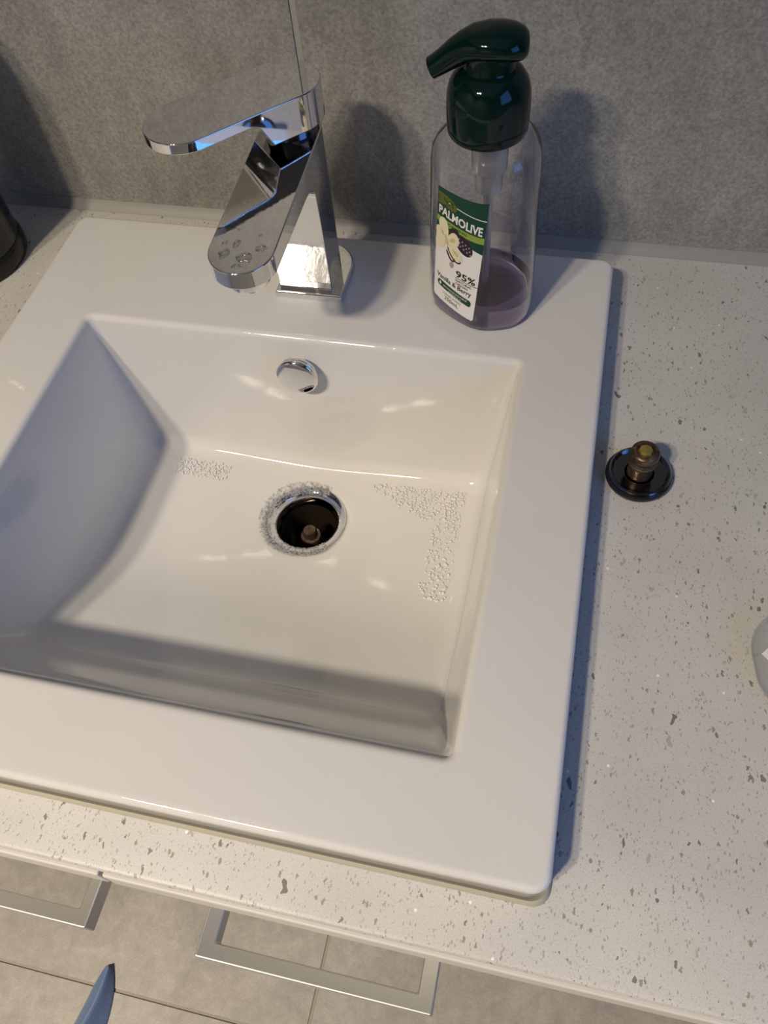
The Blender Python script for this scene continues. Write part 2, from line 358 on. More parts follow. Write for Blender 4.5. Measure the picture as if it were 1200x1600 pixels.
rs.append(orect(-0.0050, RH, 0.007)); rs.append(orect(-0.012, RH, 0.006))
def op(o, z, r): return rrect(OP[0] - o, OP[1] + o, OP[2] - o, OP[3] + o, r, z)
rs.append(op(0.012, RH, 0.012)); rs.append(op(0.0055, RH, 0.009))
e = 0.0045
for k in range(0, 7):                              # rolled lip
    a = PI / 2 * k / 6; rs.append(op(e * (1 - math.sin(a)), RH - e * (1 - math.cos(a)), 0.0045 + e * (1 - math.sin(a))))
top = op(0, RH, 0.0045); flr = rrect(FLR[0], FLR[1], FLR[2], FLR[3], 0.010, 0)
def wall_pt(i, w, d):
    a, b = top[i], flr[i]; x, y = lerp(a[0], b[0], w), lerp(a[1], b[1], w)
    return x, y, lerp(RH, zfl(b[0], b[1]), d)
N_ = len(top)
for w_ in (0.07, 0.2, 0.35, 0.5, 0.65, 0.80): rs.append([wall_pt(i, w_, w_) for i in range(N_)])
def inner(i, f):                                   # floor ring, f: 0 outline .. 1 drain
    a = flr[i]; ang = math.atan2(a[1] - DC[1], a[0] - DC[0]); cx, cy = DC[0] + DR * math.cos(ang), DC[1] + DR * math.sin(ang)
    x, y = lerp(a[0], cx, f), lerp(a[1], cy, f); return (x, y, zfl(x, y))
def insetp(i, dist):
    p = flr[i]; r2 = rrect(FLR[0] + dist, FLR[1] - dist, FLR[2] + dist, FLR[3] - dist, 0.008, 0)[i]; return (r2[0], r2[1], zfl(r2[0], r2[1]))
for k in range(1, 12):                              # cove between wall and floor
    t = k / 12; row = []
    for i in range(N_):
        p0 = Vector(wall_pt(i, 0.89, 0.89)); p1 = Vector(wall_pt(i, 1, 1)); p2 = Vector(insetp(i, 0.012))
        row.append(tuple((1 - t) ** 2 * p0 + 2 * t * (1 - t) * p1 + t * t * p2))
    rs.append(row)
ins = [insetp(i, 0.012) for i in range(N_)]; rs.append(ins)
for f in (0.06, 0.12, 0.2, 0.3, 0.4, 0.5, 0.6, 0.7, 0.78, 0.86, 0.92, 0.96, 1.0):
    row = []
    for i in range(N_):
        a = ins[i]; ang = math.atan2(a[1] - DC[1], a[0] - DC[0]); cx, cy = DC[0] + DR * math.cos(ang), DC[1] + DR * math.sin(ang)
        x, y = lerp(a[0], cx, f), lerp(a[1], cy, f); z = zfl(x, y) - (0.0012 if f == 1.0 else 0); row.append((x, y, z))
    rs.append(row)
# drop into the waste hole
zb = zfl(DC[0], DC[1])
rs.append([(DC[0] + (p[0] - DC[0]) * 0.99, DC[1] + (p[1] - DC[1]) * 0.99, zb - 0.01) for p in rs[-1]])
rs = [r[::-1] for r in rs]
q.rings(rs)
bo = q.build('basin_body', M_cer, basin, 180)
wn_ = bo.modifiers.new('weighted', 'WEIGHTED_NORMAL'); wn_.keep_sharp = True
# yellowed sealant bead round the rim's foot
q = MB()
bead = [(0.0002, 0.0036), (0.0010, 0.0026), (0.0016, 0.0010), (0.0018, 0.0002), (-0.002, 0.0002)]
q.rings([orect(o_, z, 0.009)[::-1] for o_, z in bead], closed=True); o = q.build('sealant_bead', M_seal, basin, 60); o['label'] = 'yellowed sealant line along the foot of the rim'
# drain waste
ZD = zb + 0.0005
def fl_z(r): return ZD + 0.0012 - 0.0035 * max(0, (0.032 - r) / 0.010)
q = MB(); lathe(q, [(0.0312, ZD - 0.0012), (0.0314, ZD + 0.0006), (0.0306, ZD + 0.0014), (0.0285, ZD + 0.0010), (0.0265, ZD - 0.0002), (0.0245, ZD - 0.0022), (0.0232, ZD - 0.005), (0.0228, ZD - 0.012), (0.0226, ZD - 0.020)], DC, 64)
dr = q.build('drain_flange', M_chrome, basin, 50); dr['label'] = 'chrome drain ring'
q = MB(); lathe(q, [(0.0224, ZD - 0.012), (0.0222, ZD - 0.058), (0.0218, ZD - 0.060), (0.004, ZD - 0.062)], DC, 48, cap1=True); q.build('drain_pipe', M_pipe, dr, 40)['label'] = 'dark wet drain pipe'
q = MB(); sc_ = (DC[0] + 0.0005, DC[1] - 0.001); lathe(q, [(0.0085, ZD - 0.0605), (0.0085, ZD - 0.022), (0.0078, ZD - 0.0205), (0.0058, ZD - 0.0200), (0.0058, ZD - 0.0150), (0.0048, ZD - 0.0132), (0.0025, ZD - 0.0126)], sc_, 28, cap1=True); q.build('drain_screw', M_brass, dr, 40)['label'] = 'tarnished brass centre screw down in the drain'
# overflow cover
kx, kz = 0.2125, -0.001
q = MB(); Mk = Matrix.Translation((kx, OP[3] + 0.001 - 0.002, kz)) @ Matrix.Rotation(PI / 2 - 0.03, 4, 'X')
lathe(q, [(0.0095, -0.001), (0.0095, 0.004), (0.0128, 0.0042), (0.0138, 0.0050), (0.0140, 0.0062), (0.0128, 0.0066), (0.0128, 0.0076), (0.0142, 0.0080), (0.0152, 0.0092), (0.0153, 0.0105), (0.0146, 0.0117), (0.0130, 0.0124), (0.008, 0.0130), (0.003, 0.0132)], n=56, cap1=True, M=Mk)
q.build('overflow_cover', M_chrome, basin, 50)['label'] = 'round chrome overflow cover in the bowl rear wall'
# ============================================================ TAP
def slab(name, mat, parent, prof, r, rear, tip, cx, frame=None, bev=0.0007):
    """side outline extruded across the width, cut to a plan with rounded ends, then softly bevelled"""
    n = len(prof); vs = [(cx - r - .01, y, z) for y, z in prof] + [(cx + r + .01, y, z) for y, z in prof]
    fs = [(i, (i + 1) % n, (i + 1) % n + n, i + n) for i in range(n)] + [tuple(range(n))[::-1], tuple(range(n, 2 * n))]
    a = mesh(name, vs, fs, mat)
    K = 28; pl = [(cx + r * math.cos(PI * k / K), rear + r * math.sin(PI * k / K)) for k in range(K + 1)] + [(cx + r * math.cos(PI + PI * k / K), tip + r * math.sin(PI + PI * k / K)) for k in range(K + 1)]
    m_ = len(pl); vs = [(x, y, -0.05) for x, y in pl] + [(x, y, 0.3) for x, y in pl]
    c = mesh('cutter', vs, [(i, (i + 1) % m_, (i + 1) % m_ + m_, i + m_) for i in range(m_)] + [tuple(range(m_))[::-1], tuple(range(m_, 2 * m_))], mat)
    import bmesh
    for o in (a, c):
        bm = bmesh.new(); bm.from_mesh(o.data); bmesh.ops.recalc_face_normals(bm, faces=bm.faces[:]); bm.to_mesh(o.data); bm.free()
    b = a.modifiers.new('cut', 'BOOLEAN'); b.operation = 'INTERSECT'; b.object = c; b.solver = 'EXACT'
    dg = bpy.context.evaluated_depsgraph_get(); me = bpy.data.meshes.new_from_object(a.evaluated_get(dg))
    bpy.data.objects.remove(a); bpy.data.objects.remove(c)
    bm = bmesh.new(); bm.from_mesh(me); bmesh.ops.remove_doubles(bm, verts=bm.verts[:], dist=1e-5); bmesh.ops.dissolve_limit(bm, angle_limit=math.radians(0.5), verts=bm.verts[:], edges=bm.edges[:])
    bm.to_mesh(me); bm.free()
    if frame is not None: me.transform(frame)
    me.transform(Matrix.Translation(-T0)); me.materials.clear(); me.materials.append(mat); me.name = name
    o = link(bpy.data.objects.new(name, me), parent); bevel(o, bev, 2, 40); return o
TX = 0.2085
tap = thing('basin_tap', 'tall chrome mixer tap with flat spout and rounded lever, behind the bowl', 'tap', (TX, -0.045, RH))
T0 = Vector((TX, -0.045, RH))
def TL(o):
    o.data.transform(Matrix.Translation(-T0)); return o
q = MB(); bx, by0, by1, br = 0.2117, -0.0715, -0.0385, 0.0245
def dplate(s, z):
    pts = [(bx - br + s, by0 + s, z), (bx + br - s, by0 + s, z)]
    for k in range(25):
        a = PI * k / 24; pts.append((bx + (br - s) * math.cos(a), by1 + (br - s) * math.sin(a), z))
    return pts
q.rings([dplate(0, RH), dplate(0, RH + 0.0045), dplate(0.0008, RH + 0.0055)], True, True); o = TL(q.build('base_plate', M_chrome, tap)); bevel(o, 0.0005, 2)
def ztop(y): return 0.1385 + 0.085 * (y + 0.040)
def zbot(y): return 0.1190 + 0.03 * (y + 0.09)
z0 = RH + 0.0055; y1 = -0.088
bp_ = [(0.0, z0), (0.0, ztop(0.0)), (-0.19, ztop(-0.19)), (-0.19, zbot(-0.19)), (y1, zbot(y1))]
for k in range(1, 7):
    t = k / 7; v = (1 - t) ** 2 * Vector((y1, zbot(y1))) + 2 * t * (1 - t) * Vector((-0.0690, zbot(-0.07))) + t * t * Vector((-0.0682, 0.1075)); bp_.append((v.x, v.y))
bp_ += [(-0.0682, 0.1075), (-0.0650, z0)]
slab('tap_body', M_wchrome, tap, bp_, 0.0195, -0.0420, -0.1465, TX)
q = MB(); lathe(q, [(0.0128, 0.1185), (0.0128, 0.1085), (0.0120, 0.1070), (0.0108, 0.1070), (0.0104, 0.1095), (0.003, 0.110)], (TX, -0.1462), 40, cap1=True); TL(q.build('aerator', M_chrome, tap, 40))
q = MB(); lathe(q, [(0.017, 0.130), (0.017, 0.1455)], (TX, -0.0395), 40, cap0=True, cap1=True); TL(q.build('cartridge_neck', M_gun, tap, 40))
# lever: local -y is its own forward direction
LZ = 0.1665
zs = LZ - 0.0068
lp = [(0.04, 0.1440), (0.04, LZ), (-0.10, LZ), (-0.10, zs), (-0.036, zs), (-0.0325, zs - 0.0006), (-0.0295, zs - 0.0025), (-0.0280, zs - 0.0055), (-0.0225, 0.1440)]
FR = Matrix.Translation((0.2070, -0.0385, 0)) @ Matrix.Rotation(math.radians(-43.5), 4, 'Z')
slab('lever', M_chrome, tap, lp, 0.0232, 0.0, -0.0665, 0, FR, 0.0008)
q = MB()
for k, (dx, dy, r, el_) in enumerate(((0.004, -0.153, 0.0052, 0.7), (-0.009, -0.151, 0.0030, 1.3), (0.011, -0.145, 0.0034, 0.8), (-0.004, -0.143, 0.0022, 1.6), (0.001, -0.160, 0.0030, 0.6), (-0.011, -0.143, 0.0018, 1.0), (0.008, -0.135, 0.0013, 1.0), (-0.006, -0.132, 0.0011, 1.0))):
    rows = []
    for s_, h in ((1.0, -0.00005), (0.96, 0.25), (0.82, 0.62), (0.55, 0.88), (0.25, 1.0), (0.05, 1.02)):
        row = []
        for j in range(28):
            a = 2 * PI * j / 28; rr_ = r * s_ * (1 + 0.35 * noise.noise(Vector((1.6 * math.cos(a) + k * 7, 1.6 * math.sin(a), k))))
            x, y = TX + dx + rr_ * math.cos(a), dy + rr_ * el_ * math.sin(a); row.append((x, y, ztop(y) + 0.00002 + 0.26 * r * h))
        rows.append(row)
    q.rings(rows, True, True)
tag(q.build('water_drops', film_mat('tap_water', 0.0, 1.6, 0.10), None, 180), 'water drops lying on the tip of the chrome spout', 'water', kind='stuff')
# ============================================================ SOAP BOTTLE
BC = (0.3340, -0.0500)
CS = [(-0.0370, -0.004), (-0.0335, -0.016), (-0.0190, -0.0285), (-0.0015, -0.0375), (0.014, -0.0360), (0.0260, -0.0300), (0.0325, -0.018), (0.0335, -0.003), (0.0285, 0.014), (0.015, 0.0255), (-0.003, 0.030), (-0.020, 0.0255), (-0.032, 0.012)]
SEC = spline([(a, b, 0) for a, b in CS], 8, True); NS = len(SEC)
BZ = [(0.0, 0.84), (0.0008, 0.91), (0.0025, 0.965), (0.006, 0.995), (0.012, 1.0), (0.04, 0.98), (0.075, 0.950), (0.098, 0.935), (0.110, 0.925), (0.117, 0.895), (0.1215, 0.83), (0.1245, 0.73), (0.127, 0.58)]
def bscale(h): return interp(h, BZ)
def bpt(t, h, off=0.0):
    """point on the bottle wall: t runs round the section (0..1), h is the height above the base"""
    f = (t % 1) * NS; i = int(f); a = SEC[i % NS]; b = SEC[(i + 1) % NS]; p = a.lerp(b, f - i)
    n = Vector((b - a)); n = Vector((n.y, -n.x, 0)).normalized()
    s = bscale(h); return Vector((p.x * s + n.x * off, p.y * s + n.y * off, h))
bot = thing('soap_bottle', 'clear pump soap bottle with dark green top on the basin rear right corner', 'soap bottle', (BC[0], BC[1], RH))
def bring(h, off): return [tuple(bpt(i / NS, h, off)) for i in range(NS)]
q = MB(); hs = [h for h, _ in BZ]; hs = sorted(set(hs + [0.02, 0.03, 0.05, 0.06, 0.088, 0.112]))
nr = 0.0155
neck_o = [circ(0, 0, 0.128, nr), circ(0, 0, 0.134, nr)]
def toring(c): return [tuple(Vector((c * math.cos(math.atan2(SEC[i].y, SEC[i].x)), c * math.sin(math.atan2(SEC[i].y, SEC[i].x)), 0))) for i in range(NS)]
def neck(r, z): return [(p[0], p[1], z) for p in toring(r)]
outer = [[(0.0 + p[0] * 0.02, p[1] * 0.02, 0.0012) for p in bring(0, 0)], [(p[0] * 0.9, p[1] * 0.9, 0.0009) for p in bring(0, 0)]] + [bring(h, 0) for h in hs] + [neck(0.0165, 0.1285), neck(0.0150, 0.134)]
inn = [neck(0.0140, 0.134), neck(0.0155, 0.1275)] + [bring(h, -0.0010) for h in hs[::-1] if h > 0.002] + [[(p[0] * 0.9, p[1] * 0.9, 0.0022) for p in bring(0, 0)], [(p[0] * 0.02, p[1] * 0.02, 0.0024) for p in bring(0, 0)]]
q.rings(outer + inn, True, True); q.build('bottle_body', M_plastic, bot, 60)
q = MB(); LV = 0.019
liq = [[(p[0] * 0.85, p[1] * 0.85, 0.0027) for p in bring(0, 0)]] + [bring(h, -0.0013) for h in (0.004, 0.006, 0.009, 0.012, 0.016)] + [bring(LV, -0.0013), [(p[0] * 0.93, p[1] * 0.93, LV - 0.0008) for p in bring(LV, 0)], [(p[0] * 0.1, p[1] * 0.1, LV - 0.0008) for p in bring(LV, 0)]]
q.rings(liq, True, True); q.build('liquid_soap', M_liquid, bot, 60)['label'] = 'lilac liquid soap at the bottom of the bottle'
q = MB(); rows = [bring(0.0192, -0.0014)]
for k in range(1, 9):
    row = []
    for i in range(NS):
        hmax = 0.036 + 0.010 * math.sin(2 * PI * i / NS + 2.6) + 0.004 * math.sin(6 * PI * i / NS); h = lerp(0.0192, hmax, k / 8); row.append(tuple(bpt(i / NS, h, -0.0014)))
    rows.append(row)
q.rings(rows); q.build('soap_residue', film_mat('lilac_residue', 0.28, 1.2, 0.2, (0.34, 0.25, 0.48)), bot, 180)['label'] = 'lilac soap film clinging to the lower wall'
CZ = 0.1235
q = MB(); lathe(q, [(0.0195, CZ + 0.001), (0.0222, CZ), (0.0232, CZ + 0.002), (0.0236, CZ + 0.007), (0.0238, CZ + 0.016), (0.0234, CZ + 0.024), (0.0218, CZ + 0.0295), (0.0190, CZ + 0.0335), (0.0160, CZ + 0.0360), (0.0140, CZ + 0.0366), (0.0135, CZ + 0.0374), (0.0132, CZ + 0.046)], (-0.002, 0), 56, cap1=True)
q.build('pump_collar', M_green, bot, 40)
# pump head: rounded cap that runs out into a drooping spout
q = MB(); rows = []
hd = [  # along -x: x, centre z, half width, half height
 (0.0198, 0.1720, 0.0030, 0.0030), (0.0190, 0.1722, 0.0080, 0.0062), (0.0165, 0.1726, 0.0120, 0.0082), (0.0115, 0.1732, 0.0148, 0.0095), (0.0050, 0.1737, 0.0160, 0.0100), (-0.003, 0.1738, 0.0158, 0.0100), (-0.010, 0.1730, 0.0140, 0.0096),
 (-0.016, 0.1710, 0.0112, 0.0088), (-0.021, 0.1683, 0.0094, 0.0082), (-0.026, 0.1650, 0.0082, 0.0074), (-0.031, 0.1618, 0.0077, 0.0068), (-0.0355, 0.1593, 0.0076, 0.0064)]
for i, (x, z, hw, hh) in enumerate(hd):
    j0, j1 = max(i - 1, 0), min(i + 1, len(hd) - 1); d = Vector((hd[j1][0] - hd[j0][0], 0, hd[j1][1] - hd[j0][1]))
    if i < 6: d = Vector((-1, 0, 0))
    d.normalize(); up = Vector((-d.z, 0, d.x)); up = -up if up.z < 0 else up
    rows.append([tuple(Vector((x, 0, z)) + Vector((0, 1, 0)) * (hw * math.cos(a)) + up * (hh * (math.sin(a) if math.sin(a) > 0 else math.sin(a) * 0.85))) for a in [2 * PI * k / 32 for k in range(32)]])
q.rings(rows, True, False)
inner_r = []
for k_, (f, s) in enumerate(((0, 0.82), (1, 0.74))):
    base = rows[-1 - k_]; c = sum((Vector(p) for p in base), Vector()) / 32; inner_r.append([tuple(c + (Vector(p) - c) * s) for p in base])
q.rings([rows[-1], inner_r[0], inner_r[1]], False, True)
hdR = Matrix.Rotation(math.radians(6), 4, 'Z'); o = q.build('pump_head', M_green, bot, 50); o.data.transform(Matrix.Translation((0, 0.0, -0.0005)) @ hdR @ Matrix.Translation((0,0,0.01)) @ Matrix.Diagonal((0.94, 0.94, 0.94, 1)))
c = sum((Vector(p) for p in inner_r[1]), Vector()) / 32
q = MB(); q.rings([[tuple(c + (Vector(p) - c) * s + Vector((-dx, 0, -dx * .6))) for p in inner_r[1]] for s, dx in ((0.97, 0.0004), (0.9, 0.0022))], True, True)
o2 = q.build('nozzle_tip', M_greent, o, 50); o2.data.transform(Matrix.Translation((0, 0.0, -0.0005)) @ hdR @ Matrix.Translation((0,0,0.01)) @ Matrix.Diagonal((0.94, 0.94, 0.94, 1)))
q = MB(); lathe(q, [(0.0110, 0.122), (0.0110, 0.100), (0.0085, 0.098), (0.0085, 0.086), (0.0030, 0.085), (0.0025, 0.010)], (0, 0), 24, cap0=True, cap1=True); q.build('dip_tube', M_tube, bot, 40)
# ---- label (flat print bent on to the wall). label space: u 0..1 across, v 0..1 up
LT = (0.105, 0.265, 0.087, 0.226)     # t at left-top, right-top, left-bottom, right-bottom
LH = (0.0155, 0.0990)
def lab(u, v, off):
    tl = lerp(LT[2], LT[0], v); tr = lerp(LT[3], LT[1], v)
    if tl > 0.5: tl -= 1
    return bpt(lerp(tl, tr, u) % 1, lerp(LH[0] - 0.0055 * u, LH[1] + 0.001 * u, v), off)
def label_poly(name, outline, mat, layer, parent, nu=1):
    """polygon in label space, cut into strips so it follows the curve"""
    import bmesh
    bm = bmesh.new(); vs = [bm.verts.new((max(0.0, min(1.0, u)), v, 0)) for u, v in outline]; bm.faces.new(vs)
    for k in range(1, 14):
        g = bm.verts[:] + bm.edges[:] + bm.faces[:]
        bmesh.ops.bisect_plane(bm, geom=g, plane_co=(k / 14, 0, 0), plane_no=(1, 0, 0))
        if k < 13:
            g = bm.verts[:] + bm.edges[:] + bm.faces[:]; bmesh.ops.bisect_plane(bm, geom=g, plane_co=(0, k / 13, 0), plane_no=(0, 1, 0))
    for vv in bm.verts: vv.co = lab(vv.co.x, vv.co.y, 0.00018 + layer * 0.00006)
    me = bpy.data.meshes.new(name); bm.to_mesh(me); bm.free(); me.materials.append(mat)
    return me
def ell(cx, cy, rx, ry, rot=0, n=20, a0=0, a1=2 * PI):
    out = []
    for k in range(n):
        a = a0 + (a1 - a0) * k / n; x, y = rx * math.cos(a), ry * math.sin(a)
        out.append((cx + (x * math.cos(rot) - y * math.sin(rot)), cy + (x * math.sin(rot) + y * math.cos(rot)) * 0.53))
    return out
def petal(cx, cy, ln, wd, rot, n=14):
    pts = []
    for k in range(n):
        t = k / n; a = 2 * PI * t; r = ln / 2; x = r * (1 - math.cos(a)); y = wd / 2 * math.sin(a) * (0.6 + 0.7 * math.sin(a / 2) ** 2)
        pts.append((cx + (x * math.cos(rot) - y * math.sin(rot)), cy + (x * math.sin(rot) + y * math.cos(rot)) * 0.53))
    return pts
labo = None
def add_label(name, outlines, mat, layer, parent):
    me = None; vs = []; fs = []
    for ol in outlines:
        m_ = label_poly(name, ol, mat, layer, parent); b = len(vs)
        vs += [tuple(v.co) for v in m_.vertices]; fs += [tuple(i + b for i in p.vertices) for p in m_.polygons]; bpy.data.meshes.remove(m_)
    return mesh(name, vs, fs, mat, parent, 180)
r_ = 0.03
full = [(r_, 0), (1 - r_, 0), (1, r_ * .6), (1, 1), (0, 1), (0, r_ * .6)]
labo = add_label('label', [full], L_white, 0, bot); labo['label'] = 'printed front label with dark green header'
add_label('label_header', [[(0, 0.63), (0.12, 0.60), (0.8, 0.625), (1, 0.60), (1, 1), (0, 1)]], L_dkgreen, 1, labo)
add_label('label_stripe', [[(0, 0.712), (1, 0.685), (1, 0.735), (0, 0.762)]], L_lime, 2, labo)
add_label('label_line', [[(0.25, 0.905), (1, 0.862), (1, 0.868), (0.25, 0.911)]], L_white, 2, labo)
add_label('label_leaf', [petal(0.0, 0.955, 0.45, 0.16, -0.35), petal(0.02, 0.92, 0.42, 0.13, -0.15), petal(0.0, 0.88, 0.25, 0.10, 0.25)], L_olive, 2, labo)
add_label('label_berry', [ell(0.62, 0.625, 0.20, 0.125, -0.5), ell(0.42, 0.69, 0.10, 0.07)], L_berry, 3, labo)
dots = [ell(0.52 + 0.07 * (k % 4) + 0.02 * (k // 4), 0.665 - 0.028 * (k // 4) - 0.012 * (k % 4), 0.014, 0.014, 0, 8) for k in range(12)]
add_label('label_berry_shine', dots, L_grey, 4, labo)
add_label('label_flower', [petal(0.27, 0.59, 0.36, 0.21, 2.0), petal(0.27, 0.58, 0.29, 0.22, 0.55), petal(0.27, 0.59, 0.30, 0.17, 2.75), petal(0.27, 0.57, 0.40, 0.17, -0.45), petal(0.24, 0.57, 0.26, 0.20, -2.7)], L_petal, 5, labo)
add_label('label_flower_heart', [petal(0.22, 0.64, 0.20, 0.06, -1.1), petal(0.33, 0.60, 0.14, 0.07, 0.5), petal(0.40, 0.545, 0.16, 0.06, -0.4)], L_petal2, 6, labo)
def stroke(pts, wd):
    P = spline([(a, b, 0) for a, b in pts], 5); l, r = [], []
    for i in range(len(P)):
        d = P[min(i + 1, len(P) - 1)] - P[max(i - 1, 0)]; n = Vector((-d.y, d.x, 0)).normalized() * wd
        l.append((P[i].x + n.x, P[i].y + n.y * 0.53)); r.append((P[i].x - n.x, P[i].y - n.y * 0.53))
    return [[l[i], l[i + 1], r[i + 1], r[i]] for i in range(len(P) - 1)]
add_label('label_vanilla_pod', stroke([(0.30, 0.54), (0.38, 0.49), (0.50, 0.455), (0.58, 0.46), (0.60, 0.48)], 0.012) + stroke([(0.28, 0.51), (0.33, 0.475), (0.40, 0.445), (0.46, 0.45), (0.46, 0.475)], 0.014), L_brown, 6, labo)
add_label('label_drop', [ell(0.42, 0.405, 0.045, 0.05)], L_grey, 6, labo)
add_label('label_rule', [[(0.52, 0.315), (1.0, 0.315), (1.0, 0.320), (0.52, 0.320)]], L_black, 2, labo)
pill = [(0.17 + 0.055 * math.cos(a), 0.165 + 0.030 * math.sin(a)) for a in [PI / 2 + PI * k / 8 for k in range(9)]] + [(0.86 + 0.05 * math.cos(a), 0.148 + 0.030 * math.sin(a)) for a in [-PI / 2 + PI * k / 8 for k in range(9)]]
add_label('label_pill', [pill], L_dkgreen, 2, labo); add_label('label_pill_drop', [ell(0.19, 0.164, 0.025, 0.03)], L_white, 3, labo)
DG = bpy.context.evaluated_depsgraph_get
def text(body, u0, v0, width, height, mat, layer, bold=0.0, rot=0.0):
    cu = bpy.data.curves.new('txt', 'FONT'); cu.body = body; cu.resolution_u = 2; cu.offset = bold; o = bpy.data.objects.new('txt', cu); S.collection.objects.link(o)
    me = bpy.data.meshes.new_from_object(o.evaluated_get(DG())); bpy.data.objects.remove(o)
    xs = [v.co.x for v in me.vertices]; ys = [v.co.y for v in me.vertices]; x0, x1 = min(xs), max(xs); y0, y1 = 0, 0.72
    vs = []
    for v in me.vertices:
        uu = (v.co.x - x0) / (x1 - x0) * width; vs.append(tuple(lab(u0 + uu, v0 + (v.co.y - y0) / (y1 - y0) * height + rot * uu, 0.00018 + layer * 0.00006)))
    return mesh('label_text', vs, [tuple(p.vertices) for p in me.polygons], mat, labo)
text('PALMOLIVE', 0.045, 0.790, 0.90, 0.068, L_white, 3, 0.03, -0.045)
text('FOAMING', 0.22, 0.722, 0.44, 0.020, L_dkgreen, 3, 0.02, -0.02)
text('95%', 0.53, 0.330, 0.41, 0.058, L_black, 3, 0.02)
text('NATURAL', 0.54, 0.287, 0.34, 0.020, L_black, 3, 0.01); text('ORIGIN', 0.54, 0.260, 0.26, 0.018, L_black, 3, 0.01)
text('Vanilla & Berry', 0.09, 0.215, 0.80, 0.042, L_black, 3, 0.015)
text('BIODEGRADABLE', 0.27, 0.153, 0.55, 0.017, L_white, 3); text('FORMULA', 0.40, 0.128, 0.30, 0.015, L_white, 3)
text('HAND WASH', 0.28, 0.088, 0.42, 0.015, L_black, 3); text('250mL', 0.32, 0.038, 0.34, 0.038, L_black, 3)
# ============================================================ DARK GLASS JAR, far left
jar = thing('glass_jar', 'tall dark smoked glass jar standing on the counter left of the basin', 'jar', (-0.0960, -0.034, 0))
q = MB(); lathe(q, [(0.044, 0.0), (0.0475, 0.0008), (0.0485, 0.004), (0.0480, 0.012), (0.0465, 0.016)], n=64, cap0=True, cap1=True); q.build('jar_base', M_smoke2, jar, 40)
q = MB(); lathe(q, [(0.0462, 0.0162), (0.0460, 0.024), (0.0458, 0.034), (0.0460, 0.05), (0.0462, 0.10), (0.0462, 0.15), (0.0450, 0.185), (0.040, 0.20), (0.030, 0.212), (0.022, 0.217)], n=64, cap0=True, cap1=True); q.build('jar_body', M_smoke, jar, 50)
q = MB(); lathe(q, [(0.0225, 0.2175), (0.0235, 0.220), (0.0235, 0.240), (0.022, 0.2425), (0.012, 0.243)], n=40, cap0=True, cap1=True); q.build('lid', M_smoke2, jar, 40)
# ============================================================ DRAIN PLUG on the counter
plug = thing('drain_plug', 'pop up drain plug with brass stem, lying upside down beside the basin', 'plug', (0.4492, -0.1715, 0))
q = MB(); lathe(q, [(0.0185, 0.0002), (0.0196, 0.0010), (0.0203, 0.0028), (0.0202, 0.0045), (0.0192, 0.0056)], n=64, cap0=True, cap1=True); q.build('rubber_seal', M_black, plug, 40)
q = MB(); lathe(q, [(0.0186, 0.0050), (0.0190, 0.0066), (0.0184, 0.0074), (0.0174, 0.0076), (0.0168, 0.0068), (0.0158, 0.0058), (0.0090, 0.0056), (0.0070, 0.0056)], n=64, cap1=True); q.build('plug_disc', M_gun, plug, 40)
q = MB(); stp = [(0.0076, 0.0056), (0.0078, 0.0075), (0.0072, 0.009), (0.0070, 0.0148), (0.0084, 0.0158), (0.0088, 0.0168), (0.0084, 0.0176), (0.0081, 0.0180), (0.0086, 0.0186), (0.0087, 0.0196), (0.0083, 0.0202), (0.0087, 0.0210), (0.0088, 0.0245), (0.0084, 0.0262), (0.0074, 0.0272), (0.0056, 0.0274), (0.0052, 0.0262)]
lathe(q, stp, n=40, cap1=True); st = q.build('stem', M_brass, plug, 40)
q = MB(); lathe(q, [(0.0046, 0.0255), (0.0046, 0.0268), (0.0038, 0.0282), (0.0012, 0.0292)], n=8, cap1=True); q.build('stem_screw', M_brass2, plug, 30)['label'] = 'yellow brass screw in the stem end'
# ============================================================ PLASTIC CASE, right edge
cs_ = thing('plastic_case', 'small clear plastic case with white sticker at right end of counter', 'case', (0.5430, -0.283, 0))
q = MB(); rows = []
for s, z in ((0.80, 0.0003), (0.93, 0.0012), (0.99, 0.0035), (1.0, 0.006), (0.985, 0.0085), (0.93, 0.0108), (0.84, 0.0120), (0.5, 0.0124)):
    rows.append(rrect(-0.0295 * s, 0.0295 * s, -0.0290 * s, 0.0290 * s, 0.0225 * s, z, 6, 8))
q.rings(rows, True, True); o = q.build('case_shell', simple('cloudy_plastic', (0.86, 0.88, 0.92), 0.10, 0, 0.8, 1.3), cs_, 50); o.rotation_euler.z = 0.15
q = MB(); q.box((-0.024, -0.024, 0.0127), (0.024, 0.024, 0.0130)); o = q.build('sticker', L_white, cs_); o.rotation_euler.z = math.radians(45 + 4); o.scale = (0.86, 0.86, 1); o.location = (0.0015, -0.0005, 0); o['label'] = 'white square sticker'
# ============================================================ BLUE CLOTH on the floor
q = MB(); n = 22; rows = []
for k in range(n + 1):
    t = k / n; y = -0.492 - 0.42 * t; wd = 0.005 + 0.021 * min(1, t * 6) ** 0.7 + 0.09 * max(0, t - 0.2); hgt = 0.010 + 0.036 * min(1, t * 2.4) ** 0.8; cx = -0.104 - 0.02 * t + 0.004 * math.sin(9 * t)
    row = []
    for j in range(15):
        s = -1 + 2 * j / 14; hh = hgt * (max(0, 1 - abs(s) ** 1.5)) * (1 + 0.18 * math.sin(5 * s + 7 * t)) - hgt * 0.28 * math.exp(-((s + 0.15) / 0.16) ** 2)
        row.append((cx + s * wd + 0.003 * math.sin(17 * t + s), y + 0.004 * (1 - s * s), FLOOR + 0.0015 + max(0, hh)))
    rows.append(row)
vs = [p for r in rows for p in r]; fs = [(a * 15 + b, a * 15 + b + 1, (a + 1) * 15 + b + 1, (a + 1) * 15 + b) for a in range(n) for b in range(14)]
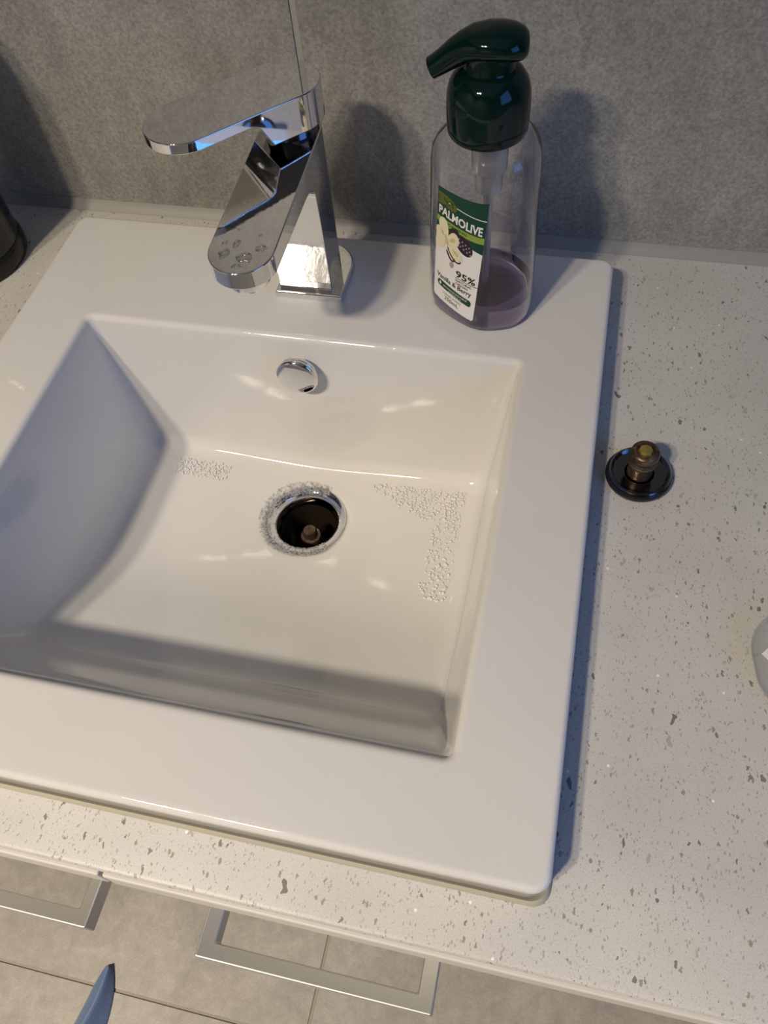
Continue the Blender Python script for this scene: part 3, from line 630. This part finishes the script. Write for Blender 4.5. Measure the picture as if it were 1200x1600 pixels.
o = mesh('cloth', vs, fs, M_cloth, None, 60); sd = o.modifiers.new('thick', 'SOLIDIFY'); sd.thickness = 0.0015; sd.offset = 1; ss = o.modifiers.new('sub', 'SUBSURF'); ss.levels = 1; ss.render_levels = 2
tag(o, 'folded navy blue cloth ending in a point on the floor tiles', 'cloth')
# ============================================================ FOAM AND WATER
def ico():
    import bmesh
    bm = bmesh.new(); bmesh.ops.create_icosphere(bm, subdivisions=1, radius=1); v = [tuple(a.co) for a in bm.verts]; f = [tuple(a.index for a in p.verts) for p in bm.faces]; bm.free(); return v, f
IV, IF = ico()
def bubbles(name, pts, label, rr=(0.0006, 0.0014), mat=None):
    q = MB()
    for (x, y, z) in pts:
        r = random.uniform(*rr) ; q.add([(x + a * r, y + b * r, z + max(c, -0.3) * r * 0.9) for a, b, c in IV], IF)
    o = q.build(name, mat or M_foam, None, 180); return tag(o, label, 'foam', kind='stuff')
pts = []
while len(pts) < 1500:
    a = random.uniform(0, 2 * PI); r0 = 0.0255
    # foam lies on the ring's left, front and rear, the ring's right side is bare
    wgt = 0.5 - 0.5 * math.cos(a)               # 0 at the right, 1 at the left
    if -0.72 < a if a < PI else (a - 2 * PI) > -0.72:
        pass
    aa = a if a <= PI else a - 2 * PI
    if -0.75 < aa < 1.15: continue
    r1 = 0.0325 + 0.0055 * wgt; r = random.uniform(r0, r1); x, y = DC[0] + r * math.cos(a), DC[1] + r * math.sin(a)
    z = (ZD + 0.0014 - 0.0032 * max(0, (0.0295 - r) / 0.0045) if r < 0.0312 else zfl(x, y)) + 0.0002
    pts.append((x, y, z))
bubbles('drain_foam', pts, 'ring of grey soap bubbles around the drain hole', (0.00045, 0.00105), M_foamd)
pts = [(x, y, zfl(x, y) + 0.0003) for x, y in [(0.0985 + 0.045 * random.random() ** 1.2, -0.1335 - 0.016 * random.random()) for _ in range(240)]]
bubbles('crease_foam', pts, 'patch of small bubbles in the bowl rear left corner', (0.0005, 0.0012))
pts = []
while len(pts) < 480:
    x = random.uniform(0.262, 0.336); y = random.uniform(-0.240, -0.131)
    k = (x - 0.262) / 0.074
    if not ((y > -0.138 - 0.022 * min(1, k * 1.6)) or (k > 0.72 and y > -0.23 and random.random() < 0.55)): continue
    pts.append((x, y, zfl(x, y) + 0.0003))
bubbles('corner_foam', pts, 'patch of small bubbles along the bowl right side', (0.0006, 0.0015))
